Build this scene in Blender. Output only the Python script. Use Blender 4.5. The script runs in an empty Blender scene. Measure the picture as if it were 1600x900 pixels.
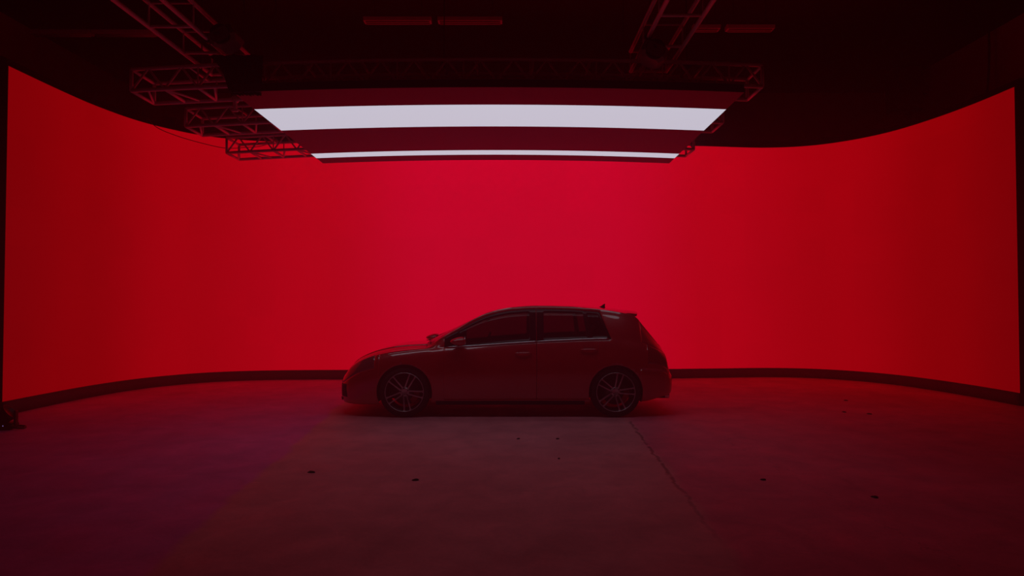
import bpy, math, random
from mathutils import Vector, Matrix
random.seed(4)
C = bpy.context.scene.collection
sc = bpy.context.scene
PI = math.pi

# ------------------------------------------------------------ camera, world, exposure
CAM_H = 1.416
cam_data = bpy.data.cameras.new('camera')
cam_data.sensor_width = 36.0
cam_data.lens = 1030 / 1600 * 36.0
cam_data.clip_end = 200
cam = bpy.data.objects.new('camera', cam_data)
C.objects.link(cam)
cam.location = (0, 0, CAM_H)
cam.rotation_euler = (math.radians(90 + 1.39), 0, 0)
sc.camera = cam
sc.view_settings.view_transform = 'Standard'
sc.view_settings.look = 'None'
sc.view_settings.exposure = 0.0
sc.view_settings.gamma = 1.0
sc.view_settings.use_curve_mapping = False
w = bpy.data.worlds.new('world'); sc.world = w; w.use_nodes = True
w.node_tree.nodes['Background'].inputs[0].default_value = (0.010, 0.003, 0.003, 1)
w.node_tree.nodes['Background'].inputs[1].default_value = 0.0
_v = w.node_tree.nodes.new('ShaderNodeVolumePrincipled')      # thin theatrical haze in the whole hall
_g = w.node_tree.nodes.new('ShaderNodeNewGeometry'); _s = w.node_tree.nodes.new('ShaderNodeSeparateXYZ')
_m = w.node_tree.nodes.new('ShaderNodeMapRange'); _m.interpolation_type = 'SMOOTHSTEP'   # it lies low and thins out upward
for _k, _x in (('From Min', 1.6), ('From Max', 3.8), ('To Min', 0.032), ('To Max', 0.007)): _m.inputs[_k].default_value = _x
w.node_tree.links.new(_g.outputs['Position'], _s.inputs[0]); w.node_tree.links.new(_s.outputs['Z'], _m.inputs['Value'])
w.node_tree.links.new(_m.outputs['Result'], _v.inputs['Density'])
_v.inputs['Color'].default_value = (.92, .32, .58, 1)
_v.inputs['Anisotropy'].default_value = 0.35
w.node_tree.links.new(_v.outputs['Volume'], w.node_tree.nodes['World Output'].inputs['Volume'])
try:
    sc.cycles.volume_bounces = 0
    sc.cycles.max_bounces = 6
    sc.cycles.volume_max_steps = 32
    w.cycles.volume_step_size = 2.5
except Exception:
    pass

# light levels (radiance of the screens)
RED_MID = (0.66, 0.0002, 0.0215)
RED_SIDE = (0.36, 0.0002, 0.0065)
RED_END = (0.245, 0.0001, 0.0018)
WHITE = (0.62, 0.61, 0.72)

# ------------------------------------------------------------ helpers
def mat(name, col, rough=0.5, metal=0.0, spec=0.5, coat=0.0, bump=None, noise=None):
    m = bpy.data.materials.new(name); m.use_nodes = True
    nt = m.node_tree; b = nt.nodes['Principled BSDF']
    b.inputs['Base Color'].default_value = (*col, 1)
    b.inputs['Roughness'].default_value = rough
    b.inputs['Metallic'].default_value = metal
    b.inputs['Specular IOR Level'].default_value = spec
    b.inputs['Coat Weight'].default_value = coat
    b.inputs['Coat Roughness'].default_value = 0.03
    if noise:
        sc_, lo, hi = noise
        tc = nt.nodes.new('ShaderNodeTexCoord'); n = nt.nodes.new('ShaderNodeTexNoise')
        n.inputs['Scale'].default_value = sc_; n.inputs['Detail'].default_value = 6
        r = nt.nodes.new('ShaderNodeMapRange')
        r.inputs['To Min'].default_value = lo; r.inputs['To Max'].default_value = hi
        mx = nt.nodes.new('ShaderNodeMix'); mx.data_type = 'RGBA'; mx.blend_type = 'MULTIPLY'
        mx.inputs['Factor'].default_value = 1
        mx.inputs[6].default_value = (*col, 1)
        nt.links.new(tc.outputs['Object'], n.inputs['Vector'])
        nt.links.new(n.outputs['Fac'], r.inputs['Value'])
        nt.links.new(r.outputs['Result'], mx.inputs[7])
        nt.links.new(mx.outputs[2], b.inputs['Base Color'])
    if bump:
        tc = nt.nodes.new('ShaderNodeTexCoord'); n = nt.nodes.new('ShaderNodeTexNoise')
        n.inputs['Scale'].default_value = bump[0]; n.inputs['Detail'].default_value = 5
        bp = nt.nodes.new('ShaderNodeBump'); bp.inputs['Strength'].default_value = bump[1]
        bp.inputs['Distance'].default_value = 0.01
        nt.links.new(tc.outputs['Object'], n.inputs['Vector'])
        nt.links.new(n.outputs['Fac'], bp.inputs['Height'])
        nt.links.new(bp.outputs['Normal'], b.inputs['Normal'])
    return m

def emit_mat(name, col, strength=1.0):
    m = bpy.data.materials.new(name); m.use_nodes = True
    b = m.node_tree.nodes['Principled BSDF']
    b.inputs['Base Color'].default_value = (0.02, 0.02, 0.02, 1)
    b.inputs['Roughness'].default_value = 0.6
    b.inputs['Emission Color'].default_value = (*col, 1)
    b.inputs['Emission Strength'].default_value = strength
    return m

class MB:
    """collects vertices and faces for ONE mesh object"""
    def __init__(s): s.v = []; s.f = []; s.mi = []; s.smooth = []
    def add(s, vs, fs, mi=0, smooth=False):
        o = len(s.v); s.v += [tuple(p) for p in vs]
        for f in fs:
            s.f.append(tuple(i + o for i in f)); s.mi.append(mi); s.smooth.append(smooth)
        return s
    def box(s, x0, x1, y0, y1, z0, z1, mi=0):
        vs = [(x0,y0,z0),(x1,y0,z0),(x1,y1,z0),(x0,y1,z0),(x0,y0,z1),(x1,y0,z1),(x1,y1,z1),(x0,y1,z1)]
        fs = [(0,3,2,1),(4,5,6,7),(0,1,5,4),(1,2,6,5),(2,3,7,6),(3,0,4,7)]
        return s.add(vs, fs, mi)
    def obox(s, M, sx, sy, sz, mi=0, ch=0.0):
        """chamfered box, centred, transformed by matrix M"""
        c = min(ch, sx*.45, sy*.45, sz*.45)
        if c <= 0:
            vs = [M @ Vector((a*sx/2, b*sy/2, d*sz/2)) for d in (-1,1) for b in (-1,1) for a in (-1,1)]
            fs = [(0,2,3,1),(4,5,7,6),(0,1,5,4),(1,3,7,5),(3,2,6,7),(2,0,4,6)]
            return s.add(vs, fs, mi)
        ring = []
        for zz, k in ((-sz/2, c), (-sz/2+c, 0), (sz/2-c, 0), (sz/2, c)):
            hx, hy = sx/2-k, sy/2-k
            pts = [(hx-c,-hy),(hx,-hy+c),(hx,hy-c),(hx-c,hy),(-hx+c,hy),(-hx,hy-c),(-hx,-hy+c),(-hx+c,-hy)]
            ring.append([M @ Vector((px,py,zz)) for px,py in pts])
        vs = [p for r in ring for p in r]; fs = []
        for k in range(3):
            for i in range(8):
                j = (i+1) % 8
                fs.append((k*8+i, k*8+j, (k+1)*8+j, (k+1)*8+i))
        fs.append(tuple(reversed(range(8)))); fs.append(tuple(range(24, 32)))
        return s.add(vs, fs, mi)
    def tube(s, pts, r, n=8, cap=True, mi=0, closed=False):
        pts = [Vector(p) for p in pts]
        N = len(pts); vs = []; prev = None
        for i, p in enumerate(pts):
            if closed: t = pts[(i+1) % N] - pts[i-1]
            else: t = pts[min(i+1, N-1)] - pts[max(i-1, 0)]
            t.normalize()
            if prev is None:
                a = Vector((0,0,1)) if abs(t.z) < .9 else Vector((1,0,0))
                nrm = t.cross(a).normalized()
            else:
                nrm = (prev - t*prev.dot(t)).normalized()
            prev = nrm; b = t.cross(nrm)
            rr = r[i] if isinstance(r, (list, tuple)) else r
            for k in range(n):
                a = 2*PI*k/n
                vs.append(p + nrm*math.cos(a)*rr + b*math.sin(a)*rr)
        fs = []
        for i in range(N if closed else N-1):
            j = (i+1) % N
            for k in range(n):
                l = (k+1) % n
                fs.append((i*n+k, i*n+l, j*n+l, j*n+k))
        if cap and not closed:
            fs.append(tuple(reversed(range(n)))); fs.append(tuple(range((N-1)*n, N*n)))
        return s.add(vs, fs, mi, True)
    def lathe(s, prof, n=64, M=None, closed=False, mi=0, smooth=True):
        """prof: (radius, height) pairs, revolved about local Z"""
        M = M or Matrix.Identity(4); vs = []
        for r, h in prof:
            for k in range(n):
                a = 2*PI*k/n
                vs.append(M @ Vector((r*math.cos(a), r*math.sin(a), h)))
        fs = []; P = len(prof)
        for i in range(P if closed else P-1):
            j = (i+1) % P
            for k in range(n):
                l = (k+1) % n
                fs.append((i*n+k, i*n+l, j*n+l, j*n+k))
        return s.add(vs, fs, mi, smooth)
    def prism(s, poly, M, d0, d1, mi=0):
        """polygon in local XY extruded from z=d0 to z=d1"""
        n = len(poly)
        vs = [M @ Vector((x,y,d0)) for x,y in poly] + [M @ Vector((x,y,d1)) for x,y in poly]
        fs = [tuple(reversed(range(n))), tuple(range(n, 2*n))]
        for i in range(n):
            j = (i+1) % n
            fs.append((i, j, n+j, n+i))
        return s.add(vs, fs, mi)
    def build(s, name, mats, parent=None, loc=None, fix=True):
        me = bpy.data.meshes.new(name)
        me.from_pydata(s.v, [], s.f)
        if not isinstance(mats, (list, tuple)): mats = [mats]
        for m in mats: me.materials.append(m)
        me.polygons.foreach_set('material_index', s.mi)
        me.polygons.foreach_set('use_smooth', s.smooth)
        me.validate(); me.update()
        if fix:
            import bmesh
            bm = bmesh.new(); bm.from_mesh(me)
            bmesh.ops.recalc_face_normals(bm, faces=bm.faces)
            bm.to_mesh(me); bm.free()
        o = bpy.data.objects.new(name, me); C.objects.link(o)
        if parent: o.parent = parent
        if loc: o.location = loc
        return o

def tag(o, label=None, cat=None, group=None, kind=None):
    if label: o['label'] = label
    if cat: o['category'] = cat
    if group: o['group'] = group
    if kind: o['kind'] = kind
    return o
def empty(name, loc, label, cat, group=None, rz=0):
    o = bpy.data.objects.new(name, None); C.objects.link(o)
    o.location = loc; o.rotation_euler = (0, 0, rz); o.empty_display_size = .2
    return tag(o, label, cat, group)
def T(x, y, z): return Matrix.Translation((x, y, z))
def R(a, ax): return Matrix.Rotation(a, 4, ax)

# ------------------------------------------------------------ materials
black_matte = mat('black_matte', (0.012, 0.012, 0.013), 0.7)
black_plastic = mat('black_plastic', (0.010, 0.010, 0.011), 0.45)
truss_metal = mat('truss_aluminium', (0.92, 0.88, 0.90), 0.45, 0.15, noise=(9, .8, 1.1))
led_dark = mat('led_tile_dark', (0.11, 0.07, 0.19), 0.5, bump=(300, .2))
wall_paint = mat('hall_wall_paint', (0.60, 0.38, 0.40), 0.85, noise=(1.2, .75, 1.2), bump=(14, .25))
ceil_paint = mat('hall_ceiling_paint', (0.016, 0.016, 0.016), 0.9, noise=(1.6, .7, 1.2))
plinth_mat = mat('plinth_black', (0.09, 0.05, 0.06), 0.8, noise=(8, .8, 1.2))
drape_mat = mat('black_drape', (0.014, 0.013, 0.013), 0.95, bump=(40, .3))
fixture_mat = mat('fixture_enamel', (0.42, 0.42, 0.42), 0.5)
steel_wire = mat('steel_wire', (0.05, 0.05, 0.05), 0.5, 0.6)

# ------------------------------------------------------------ floor
def floor_material():
    m = bpy.data.materials.new('concrete_floor'); m.use_nodes = True
    nt = m.node_tree; N = nt.nodes; L = nt.links; b = N['Principled BSDF']
    tc = N.new('ShaderNodeTexCoord')
    def noise(scale, detail=8, dist=0.0, rough=.6):
        n = N.new('ShaderNodeTexNoise'); n.inputs['Scale'].default_value = scale
        n.inputs['Detail'].default_value = detail; n.inputs['Distortion'].default_value = dist
        n.inputs['Roughness'].default_value = rough
        L.new(tc.outputs['Object'], n.inputs['Vector']); return n.outputs['Fac']
    def maprange(v, a, b_, c, d):
        r = N.new('ShaderNodeMapRange'); L.new(v, r.inputs['Value'])
        for k, x in zip(('From Min','From Max','To Min','To Max'), (a,b_,c,d)): r.inputs[k].default_value = x
        return r.outputs['Result']
    def mth(op, a, b_=None, clamp=False):
        n = N.new('ShaderNodeMath'); n.operation = op; n.use_clamp = clamp
        for i, x in enumerate((a, b_)):
            if x is None: continue
            if hasattr(x, 'links') or not isinstance(x, (int, float)): L.new(x, n.inputs[i])
            else: n.inputs[i].default_value = x
        return n.outputs[0]
    sep = N.new('ShaderNodeSeparateXYZ'); L.new(tc.outputs['Object'], sep.inputs[0])
    X, Y = sep.outputs['X'], sep.outputs['Y']
    big = maprange(noise(.55, 5), .3, .7, .80, 1.18)
    mid = maprange(noise(3.2, 9, .6), .3, .7, .87, 1.12)
    fine = maprange(noise(38, 6), .3, .7, .94, 1.06)
    tone = mth('MULTIPLY', mth('MULTIPLY', big, mid), fine)
    # slab poured in strips: the strip left of x = -2 is paler and bluer; uneven red light painted in too
    wob = mth('MULTIPLY', mth('SUBTRACT', noise(1.3, 4), .5), .28)
    edge = mth('ADD', mth('ADD', X, wob), mth('MULTIPLY', mth('SUBTRACT', Y, 6.0), .085))
    left = maprange(edge, -2.16, -2.10, 1.0, 0.0)
    # cracks: thin wandering lines
    def crack(x0, slope, y0, y1, width, amp):
        wv = mth('ADD', mth('MULTIPLY', mth('SUBTRACT', noise(5, 6), .5), amp),
                 mth('MULTIPLY', mth('SUBTRACT', noise(26, 3), .5), amp*.25))
        line = mth('SUBTRACT', mth('ADD', X, wv), mth('ADD', mth('MULTIPLY', mth('SUBTRACT', Y, 6.0), slope), x0))
        d = mth('ABSOLUTE', line)
        c = maprange(d, width*.4, width, 1.0, 0.0)
        g = mth('MULTIPLY', mth('GREATER_THAN', Y, y0), mth('LESS_THAN', Y, y1))
        brk = maprange(noise(9, 3), .36, .46, 0.0, 1.0)
        return mth('MULTIPLY', mth('MULTIPLY', c, g), brk)
    cr = mth('MAXIMUM', mth('MULTIPLY', crack(1.33, .045, 3.6, 8.0, .020, .12), maprange(Y, 3.8, 5.3, .05, .9)), mth('MULTIPLY', crack(2.3, -.05, 3.0, 7.4, .007, .5), .4), True)
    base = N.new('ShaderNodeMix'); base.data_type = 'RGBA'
    base.inputs[6].default_value = (0.86, 0.27, 0.33, 1)  # middle strip greyer: red light blocked by the car, painted into the concrete
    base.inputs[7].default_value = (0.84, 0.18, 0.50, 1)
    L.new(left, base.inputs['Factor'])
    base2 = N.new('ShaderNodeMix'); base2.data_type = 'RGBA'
    L.new(base.outputs[2], base2.inputs[6]); base2.inputs[7].default_value = (0.86, 0.17, 0.28, 1)  # right strip redder: stronger red light painted into the slab colour
    L.new(maprange(mth('ADD', mth('SUBTRACT', X, mth('MULTIPLY', mth('SUBTRACT', Y, 6.0), .045)), wob), 1.30, 1.38, 0.0, 1.0), base2.inputs['Factor'])
    base = base2
    # pale scuffs
    sm = N.new('ShaderNodeMapping'); sm.inputs['Scale'].default_value = (1.2, 5.0, 1); sm.inputs['Rotation'].default_value = (0, 0, .5)
    L.new(tc.outputs['Object'], sm.inputs['Vector'])
    sn = N.new('ShaderNodeTexNoise'); sn.inputs['Scale'].default_value = 2.4; sn.inputs['Detail'].default_value = 3
    L.new(sm.outputs['Vector'], sn.inputs['Vector'])
    scuff = maprange(sn.outputs['Fac'], .70, .78, 1.0, 1.22)
    fac = mth('MULTIPLY', tone, scuff)
    fac = mth('MULTIPLY', fac, mth('SUBTRACT', 1.0, mth('MULTIPLY', cr, .6)))
    mul = N.new('ShaderNodeVectorMath'); mul.operation = 'SCALE'
    L.new(base.outputs[2], mul.inputs[0]); L.new(fac, mul.inputs['Scale'])
    L.new(mul.outputs['Vector'], b.inputs['Base Color'])
    L.new(maprange(noise(2.1, 6), .3, .7, .50, .72), b.inputs['Roughness'])
    b.inputs['Specular IOR Level'].default_value = 0.35
    bp = N.new('ShaderNodeBump'); bp.inputs['Strength'].default_value = .25; bp.inputs['Distance'].default_value = .006
    L.new(mth('SUBTRACT', noise(20, 6), mth('MULTIPLY', cr, 1.5)), bp.inputs['Height'])
    L.new(bp.outputs['Normal'], b.inputs['Normal'])
    return m

RX0, RX1, RY0, RY1, RZ = -9.6, 9.65, -7.0, 17.0, 6.9
def room():
    m = MB().box(RX0-.2, RX1+.2, RY0-.2, RY1+.2, -.15, 0)
    tag(m.build('floor', floor_material()), kind='structure')
    m = MB().box(RX0-.2, RX1+.2, RY0-.2, RY1+.2, RZ, RZ+.2)
    tag(m.build('ceiling', ceil_paint), kind='structure')
    tag(MB().box(RX0-.2, RX0, RY0, RY1, 0, RZ).build('wall_left', wall_paint), kind='structure')
    tag(MB().box(RX1, RX1+.2, RY0, RY1, 0, RZ).build('wall_right', wall_paint), kind='structure')
    tag(MB().box(RX0-.2, RX1+.2, RY1, RY1+.2, 0, RZ).build('wall_back', wall_paint), kind='structure')
    tag(MB().box(RX0-.2, RX1+.2, RY0-.2, RY0, 0, RZ).build('wall_front', wall_paint), kind='structure')
room()

# ------------------------------------------------------------ curved LED wall
def catmull(pts, n):
    out = []
    P = [pts[0]] + list(pts) + [pts[-1]]
    for i in range(1, len(P)-2):
        for k in range(n):
            t = k/n
            out.append(tuple(.5*((2*b) + (-a+c)*t + (2*a-5*b+4*c-d)*t*t + (-a+3*b-3*c+d)*t**3)
                       for a, b, c, d in zip(P[i-1], P[i], P[i+1], P[i+2])))
    out.append(tuple(pts[-1])); return out
WALL_PATH = [(-6.47, 8.40), (-6.47, 9.25), (-6.43, 10.05), (-6.28, 10.83), (-6.02, 11.40), (-5.62, 11.90), (-5.05, 12.22),
             (-4.2, 12.40), (-2.8, 12.46), (-1.0, 12.48), (1.0, 12.52), (2.6, 12.60), (3.8, 12.72), (4.9, 12.84), (5.7, 12.70),
             (6.30, 12.28), (6.72, 11.65), (6.95, 10.85), (7.06, 10.0), (7.08, 9.22)]
WB, WT = 0.175, 4.475
def led_wall():
    path = catmull(WALL_PATH, 6)
    n = len(path)
    L = [0]
    for a, b in zip(path, path[1:]): L.append(L[-1] + math.dist(a, b))
    nrm = []
    for i in range(n):
        a = Vector(path[max(i-1,0)]); b = Vector(path[min(i+1,n-1)])
        t = (b-a).normalized(); nrm.append(Vector((-t.y, t.x)))   # points away from the stage
    def ring(off_in, off_out, z0, z1, mb, mi_front=0, mi=0, extend=0.0):
        pin = [Vector(p) + nn*off_in for p, nn in zip(path, nrm)]
        pout = [Vector(p) + nn*off_out for p, nn in zip(path, nrm)]
        if extend:
            for P in (pin, pout):
                P[0] = P[0] + (P[0]-P[1]).normalized()*extend
                P[-1] = P[-1] + (P[-1]-P[-2]).normalized()*extend
        vs = [(p.x,p.y,z0) for p in pin]+[(p.x,p.y,z1) for p in pin]+[(p.x,p.y,z0) for p in pout]+[(p.x,p.y,z1) for p in pout]
        ff = [(i, i+1, n+i+1, n+i) for i in range(n-1)]
        fo = [(2*n+i+1, 2*n+i, 3*n+i, 3*n+i+1) for i in range(n-1)]
        fo += [(n+i, n+i+1, 3*n+i+1, 3*n+i) for i in range(n-1)] + [(i+1, i, 2*n+i, 2*n+i+1) for i in range(n-1)]
        fo += [(0, n, 3*n, 2*n), (n-1, 3*n-1, 4*n-1, 2*n-1)]
        base = len(mb.v)
        mb.add(vs, ff, mi_front, True); mb.add([], [tuple(k+0 for k in f) for f in []])
        for f in fo: mb.f.append(tuple(k+base for k in f)); mb.mi.append(mi); mb.smooth.append(False)
        return mb
    root = empty('led_wall', (0, 12.5, 0), 'wide curved LED video wall glowing red around the car on a low black plinth', 'video wall')
    Moff = Matrix.Translation((0, -12.5, 0))
    # viewing-angle falloff and haze glow painted into the red emission, deeper towards both ends
    m = bpy.data.materials.new('led_red_falloff'); m.use_nodes = True
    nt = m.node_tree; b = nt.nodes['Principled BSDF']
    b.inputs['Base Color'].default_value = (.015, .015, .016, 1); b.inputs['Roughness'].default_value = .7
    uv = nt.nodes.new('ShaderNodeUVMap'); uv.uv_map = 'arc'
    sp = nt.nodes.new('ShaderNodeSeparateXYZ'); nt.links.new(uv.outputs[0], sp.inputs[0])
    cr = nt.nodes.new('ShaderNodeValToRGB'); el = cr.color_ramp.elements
    stops = FALLOFF_STOPS
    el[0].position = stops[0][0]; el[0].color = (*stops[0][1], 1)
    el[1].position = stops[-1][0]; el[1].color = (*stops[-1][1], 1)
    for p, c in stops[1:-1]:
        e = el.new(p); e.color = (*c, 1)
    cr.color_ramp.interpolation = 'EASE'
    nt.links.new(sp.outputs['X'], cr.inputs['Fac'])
    # cabinets of the wall are 0.5 m squares, each minutely different in level
    ck = nt.nodes.new('ShaderNodeTexWhiteNoise'); ck.noise_dimensions = '2D'
    fl = nt.nodes.new('ShaderNodeVectorMath'); fl.operation = 'FLOOR'
    ml = nt.nodes.new('ShaderNodeVectorMath'); ml.operation = 'MULTIPLY'; ml.inputs[1].default_value = (L[-1]/.5, (WT-WB)/.5, 1)
    nt.links.new(uv.outputs[0], ml.inputs[0]); nt.links.new(ml.outputs[0], fl.inputs[0]); nt.links.new(fl.outputs[0], ck.inputs['Vector'])
    mr = nt.nodes.new('ShaderNodeMapRange'); mr.inputs['To Min'].default_value = .985; mr.inputs['To Max'].default_value = 1.015
    nt.links.new(ck.outputs['Value'], mr.inputs['Value'])
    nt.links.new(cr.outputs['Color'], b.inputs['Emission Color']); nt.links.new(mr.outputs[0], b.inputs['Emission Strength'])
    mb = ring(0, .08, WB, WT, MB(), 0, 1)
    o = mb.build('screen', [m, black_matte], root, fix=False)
    me = o.data; me.transform(Moff)
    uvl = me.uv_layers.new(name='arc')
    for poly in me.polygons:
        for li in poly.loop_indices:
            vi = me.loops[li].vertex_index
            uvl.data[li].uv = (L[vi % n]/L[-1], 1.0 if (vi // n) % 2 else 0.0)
    o['label'] = 'glowing red screen surface'
    o = ring(-.03, .55, 0, WB-.002, MB(), 0, 0, extend=.03).build('plinth', plinth_mat, root); o.data.transform(Moff)
    o['label'] = 'low black plinth under the screen'
    o = ring(.085, .26, WB, WT+.13, MB(), 0, 0).build('support_frame', black_matte, root); o.data.transform(Moff)
FALLOFF_STOPS = [(0.0, RED_END), (.08, (.305, .0001, .0022)), (.18, (.445, .0002, .0045)), (.30, (.555, .0002, .0085)), (.42, RED_MID), (.58, RED_MID),
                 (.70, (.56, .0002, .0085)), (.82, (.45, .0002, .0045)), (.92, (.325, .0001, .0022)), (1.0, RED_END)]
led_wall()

# ------------------------------------------------------------ LED ceiling over the car
RIGX = -0.235
def sag(z, x): return z + .045 - .0080*(x-RIGX)**2
def led_ceiling():
    root = empty('led_ceiling', (RIGX, 6.4, 3.5), 'flat overhead LED panel canopy with two white lit bands above the car', 'light panel')
    white = emit_mat('led_white_picture', WHITE)
    x0, x1 = -2.725, 2.265
    nx = 30
    def slab(y0, y1, za, zb, thick, name, mats, label, mb=None, mi=(0, 1)):
        mb = MB()
        vs = []
        for j, (y, z) in enumerate(((y0, za), (y1, zb))):
            for lay in (0, thick):
                for i in range(nx+1):
                    x = x0 + (x1-x0)*i/nx
                    vs.append((x-RIGX, y-6.4, sag(z, x)+lay-3.5))
        k = nx+1
        fb = [(i, 2*k+i, 2*k+i+1, i+1) for i in range(nx)]
        ft = [(k+i, k+i+1, 3*k+i+1, 3*k+i) for i in range(nx)]
        fs = [(i, i+1, k+i+1, k+i) for i in range(nx)] + [(2*k+i+1, 2*k+i, 3*k+i, 3*k+i+1) for i in range(nx)]
        fs += [(0, k, 3*k, 2*k), (nx, 2*k+nx, 3*k+nx, k+nx)]
        mb.add(vs, fb, 0); base = 0
        for f in ft+fs: mb.f.append(f); mb.mi.append(1); mb.smooth.append(False)
        o = mb.build(name, mats, root, fix=True)
        if label: o['label'] = label
    H = 3.478
    def z(y): return H - .012*(y-6.9)/1.0*1.0
    g = .004
    slab(6.38, 6.92-g, z(6.38), z(6.92), .08, 'dark_panel', [led_dark, black_matte], 'unlit strip of panels along the edge nearest the camera')
    slab(6.92, 7.74-g, z(6.92), z(7.74), .08, 'lit_panel', [white, black_matte], 'broad white lit band')
    slab(7.74, 8.88-g, z(7.74), z(8.88), .08, 'dark_panel', [led_dark, black_matte], 'unlit panels between the two white bands')
    slab(8.88, 9.14-g, z(8.88), z(9.14), .08, 'lit_panel', [white, black_matte], 'thin white lit band')
    slab(9.14, 9.46, z(9.14), z(9.46), .08, 'dark_panel', [led_dark, black_matte], 'unlit strip of panels at the far edge')
led_ceiling()

# ------------------------------------------------------------ box trusses
def truss(name, label, group, p0, length, axis, width=.40, height=.215, bay=.325, cables=()):
    """axis 'x': runs along +x from p0, width towards +y; axis 'y': runs along +y, width towards +x. p0 = lower near/left corner."""
    root = empty(name, p0, label, 'truss', group)
    def P(a, b, c):
        if axis == 'x':
            x = p0[0]+a
            return (a, b, c + (sag(0, x) if True else 0))
        return (b, a, c)
    nseg = 24
    r = .021
    for b in (0, width):
        for c in (0, height):
            MB().tube([P(length*i/nseg, b, c) for i in range(nseg+1)], r, 8).build('chord', truss_metal, root)
    m = MB(); n = int(length/bay); bay = length/n; rb = .0115
    for i in range(n+1):
        a = i*bay
        m.tube([P(a, 0, 0), P(a, width, 0)], .017, 6)
        if i in (0, n):
            for b in (0, width): m.tube([P(a, b, 0), P(a, b, height)], .017, 6)
            m.tube([P(a, 0, height), P(a, width, height)], .017, 6)
    for i in range(n):
        a0, a1, am = i*bay, (i+1)*bay, (i+.5)*bay
        if axis == 'x': m.tube([P(a0, 0, 0), P(am, width, 0)], rb, 6) if i % 2 else m.tube([P(am, 0, 0), P(a0, width, 0)], rb, 6)
        if axis == 'x':
            m.tube([P(a0, 0, 0), P(am, 0, height)], rb, 6); m.tube([P(am, 0, height), P(a1, 0, 0)], rb, 6)
        for b in (0, width):
            if i % 2 == 0 or axis == 'y': m.tube([P(a0, b, 0), P(a0, b, height)], .008, 6)
    k = max(2, int(length/(bay*1.6)))
    for i in range(k):
        a0, a1 = i*length/k, (i+1)*length/k; am = (a0+a1)/2
        m.tube([P(a0, 0, height), P(a0, width, height)], .015, 6)
    if axis == 'x': m.build('lattice', truss_metal, root)
    else:
        # a ladder: each rung frame is a closed loop of its own
        for a in sorted({round(i*bay, 4) for i in range(n+1)}):
            q = MB()
            q.tube([P(a, 0, 0), P(a, width, 0), P(a, width, height), P(a, 0, height)], [.016, .016, .012, .012], 6, closed=True)
            q.build('rung', truss_metal, root)
    for a in cables:
        q = P(a, width/2, height)
        MB().tube([(q[0], q[1], q[2]), (q[0], q[1], RZ - p0[2] - .005)], .006, 6).build('suspension_cable', steel_wire, root)
        MB().tube([P(a, 0, height), P(a, width, height)], .018, 6).build('spreader_bar', steel_wire, root)
ZT = 3.60
truss('cross_truss', 'red lit aluminium cross truss nearest the camera, its end jutting out at upper left', 'cross trusses carrying the LED canopy',
      (-3.80, 6.53, ZT), 6.30, 'x', .42, .215, cables=(.6, 3.1, 5.6))
truss('cross_truss', 'middle aluminium cross truss, between the nearest one and the one against the red wall', 'cross trusses carrying the LED canopy',
      (-3.90, 7.83, ZT), 6.42, 'x', .42, .215, cables=(.6, 5.6))
truss('cross_truss', 'farthest aluminium cross truss, its lattice end silhouetted against the red wall', 'cross trusses carrying the LED canopy',
      (-4.00, 9.19, ZT), 6.55, 'x', .42, .215, cables=(.6, 5.6))
truss('ladder_truss', 'red lit aluminium truss running toward the camera at upper left', 'trusses running toward the camera',
      (-3.26, 1.5, 3.905), 5.60, 'y', .40, .215, bay=.62, cables=(1.0, 4.2))
truss('ladder_truss', 'dim aluminium truss running toward the camera at upper right', 'trusses running toward the camera',
      (1.27, 1.5, 3.905), 5.50, 'y', .38, .215, bay=.62, cables=(1.0, 4.2))

# ------------------------------------------------------------ car
def interp(tab, x):
    """monotone cubic interpolation of a table [(x, y), ...]"""
    n = len(tab)
    if x <= tab[0][0]: return tab[0][1]
    if x >= tab[-1][0]: return tab[-1][1]
    i = 0
    while tab[i+1][0] < x: i += 1
    def sl(k): return (tab[k+1][1]-tab[k][1])/(tab[k+1][0]-tab[k][0])
    def tan(k):
        if k == 0: return sl(0)
        if k == n-1: return sl(n-2)
        a, b = sl(k-1), sl(k)
        if a*b <= 0: return 0
        return 2*a*b/(a+b)
    x0, y0 = tab[i]; x1, y1 = tab[i+1]; h = x1-x0; t = (x-x0)/h
    m0, m1 = tan(i)*h, tan(i+1)*h
    return (2*t**3-3*t*t+1)*y0 + (t**3-2*t*t+t)*m0 + (-2*t**3+3*t*t)*y1 + (t**3-t*t)*m1

TW = [(-2.205,.34),(-2.195,.46),(-2.17,.57),(-2.12,.68),(-2.03,.775),(-1.88,.845),(-1.65,.882),(-1.3,.895),(0,.895),(1.3,.895),
      (1.6,.882),(1.8,.855),(1.93,.815),(2.0,.77),(2.05,.70),(2.075,.62),(2.088,.50)]
TZB = [(-2.205,.31),(-2.195,.25),(-2.17,.19),(-2.12,.165),(-1.9,.155),(-1.5,.165),(-.9,.18),(.9,.18),(1.5,.19),(1.70,.20),(1.85,.235),(2.00,.265),(2.05,.285),(2.07,.32),(2.088,.38)]
TZS = [(-2.205,.36),(-2.195,.395),(-2.17,.435),(-2.11,.49),(-2.03,.56),(-1.89,.655),(-1.69,.73),(-1.4,.785),(-1.18,.805),(-.9,.815),(0,.85),(.6,.87),(1.2,.885),(1.5,.87),(1.66,.84),
       (1.82,.80),(1.90,.77),(1.976,.71),(2.0,.62),(2.03,.535),(2.06,.505),(2.088,.41)]
TZW = [(-2.205,.37),(-2.195,.42),(-2.17,.465),(-2.11,.53),(-2.03,.62),(-1.89,.71),(-1.69,.78),(-1.4,.832),(-1.18,.852),(-.9,.866),(-.586,.876),(.024,.918),(.6,.951),(1.23,.972),(1.45,.965),(1.6,.945),(1.7,.92),
       (1.82,.87),(1.90,.825),(1.976,.77),(2.0,.66),(2.03,.56),(2.06,.53),(2.088,.43)]
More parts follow.
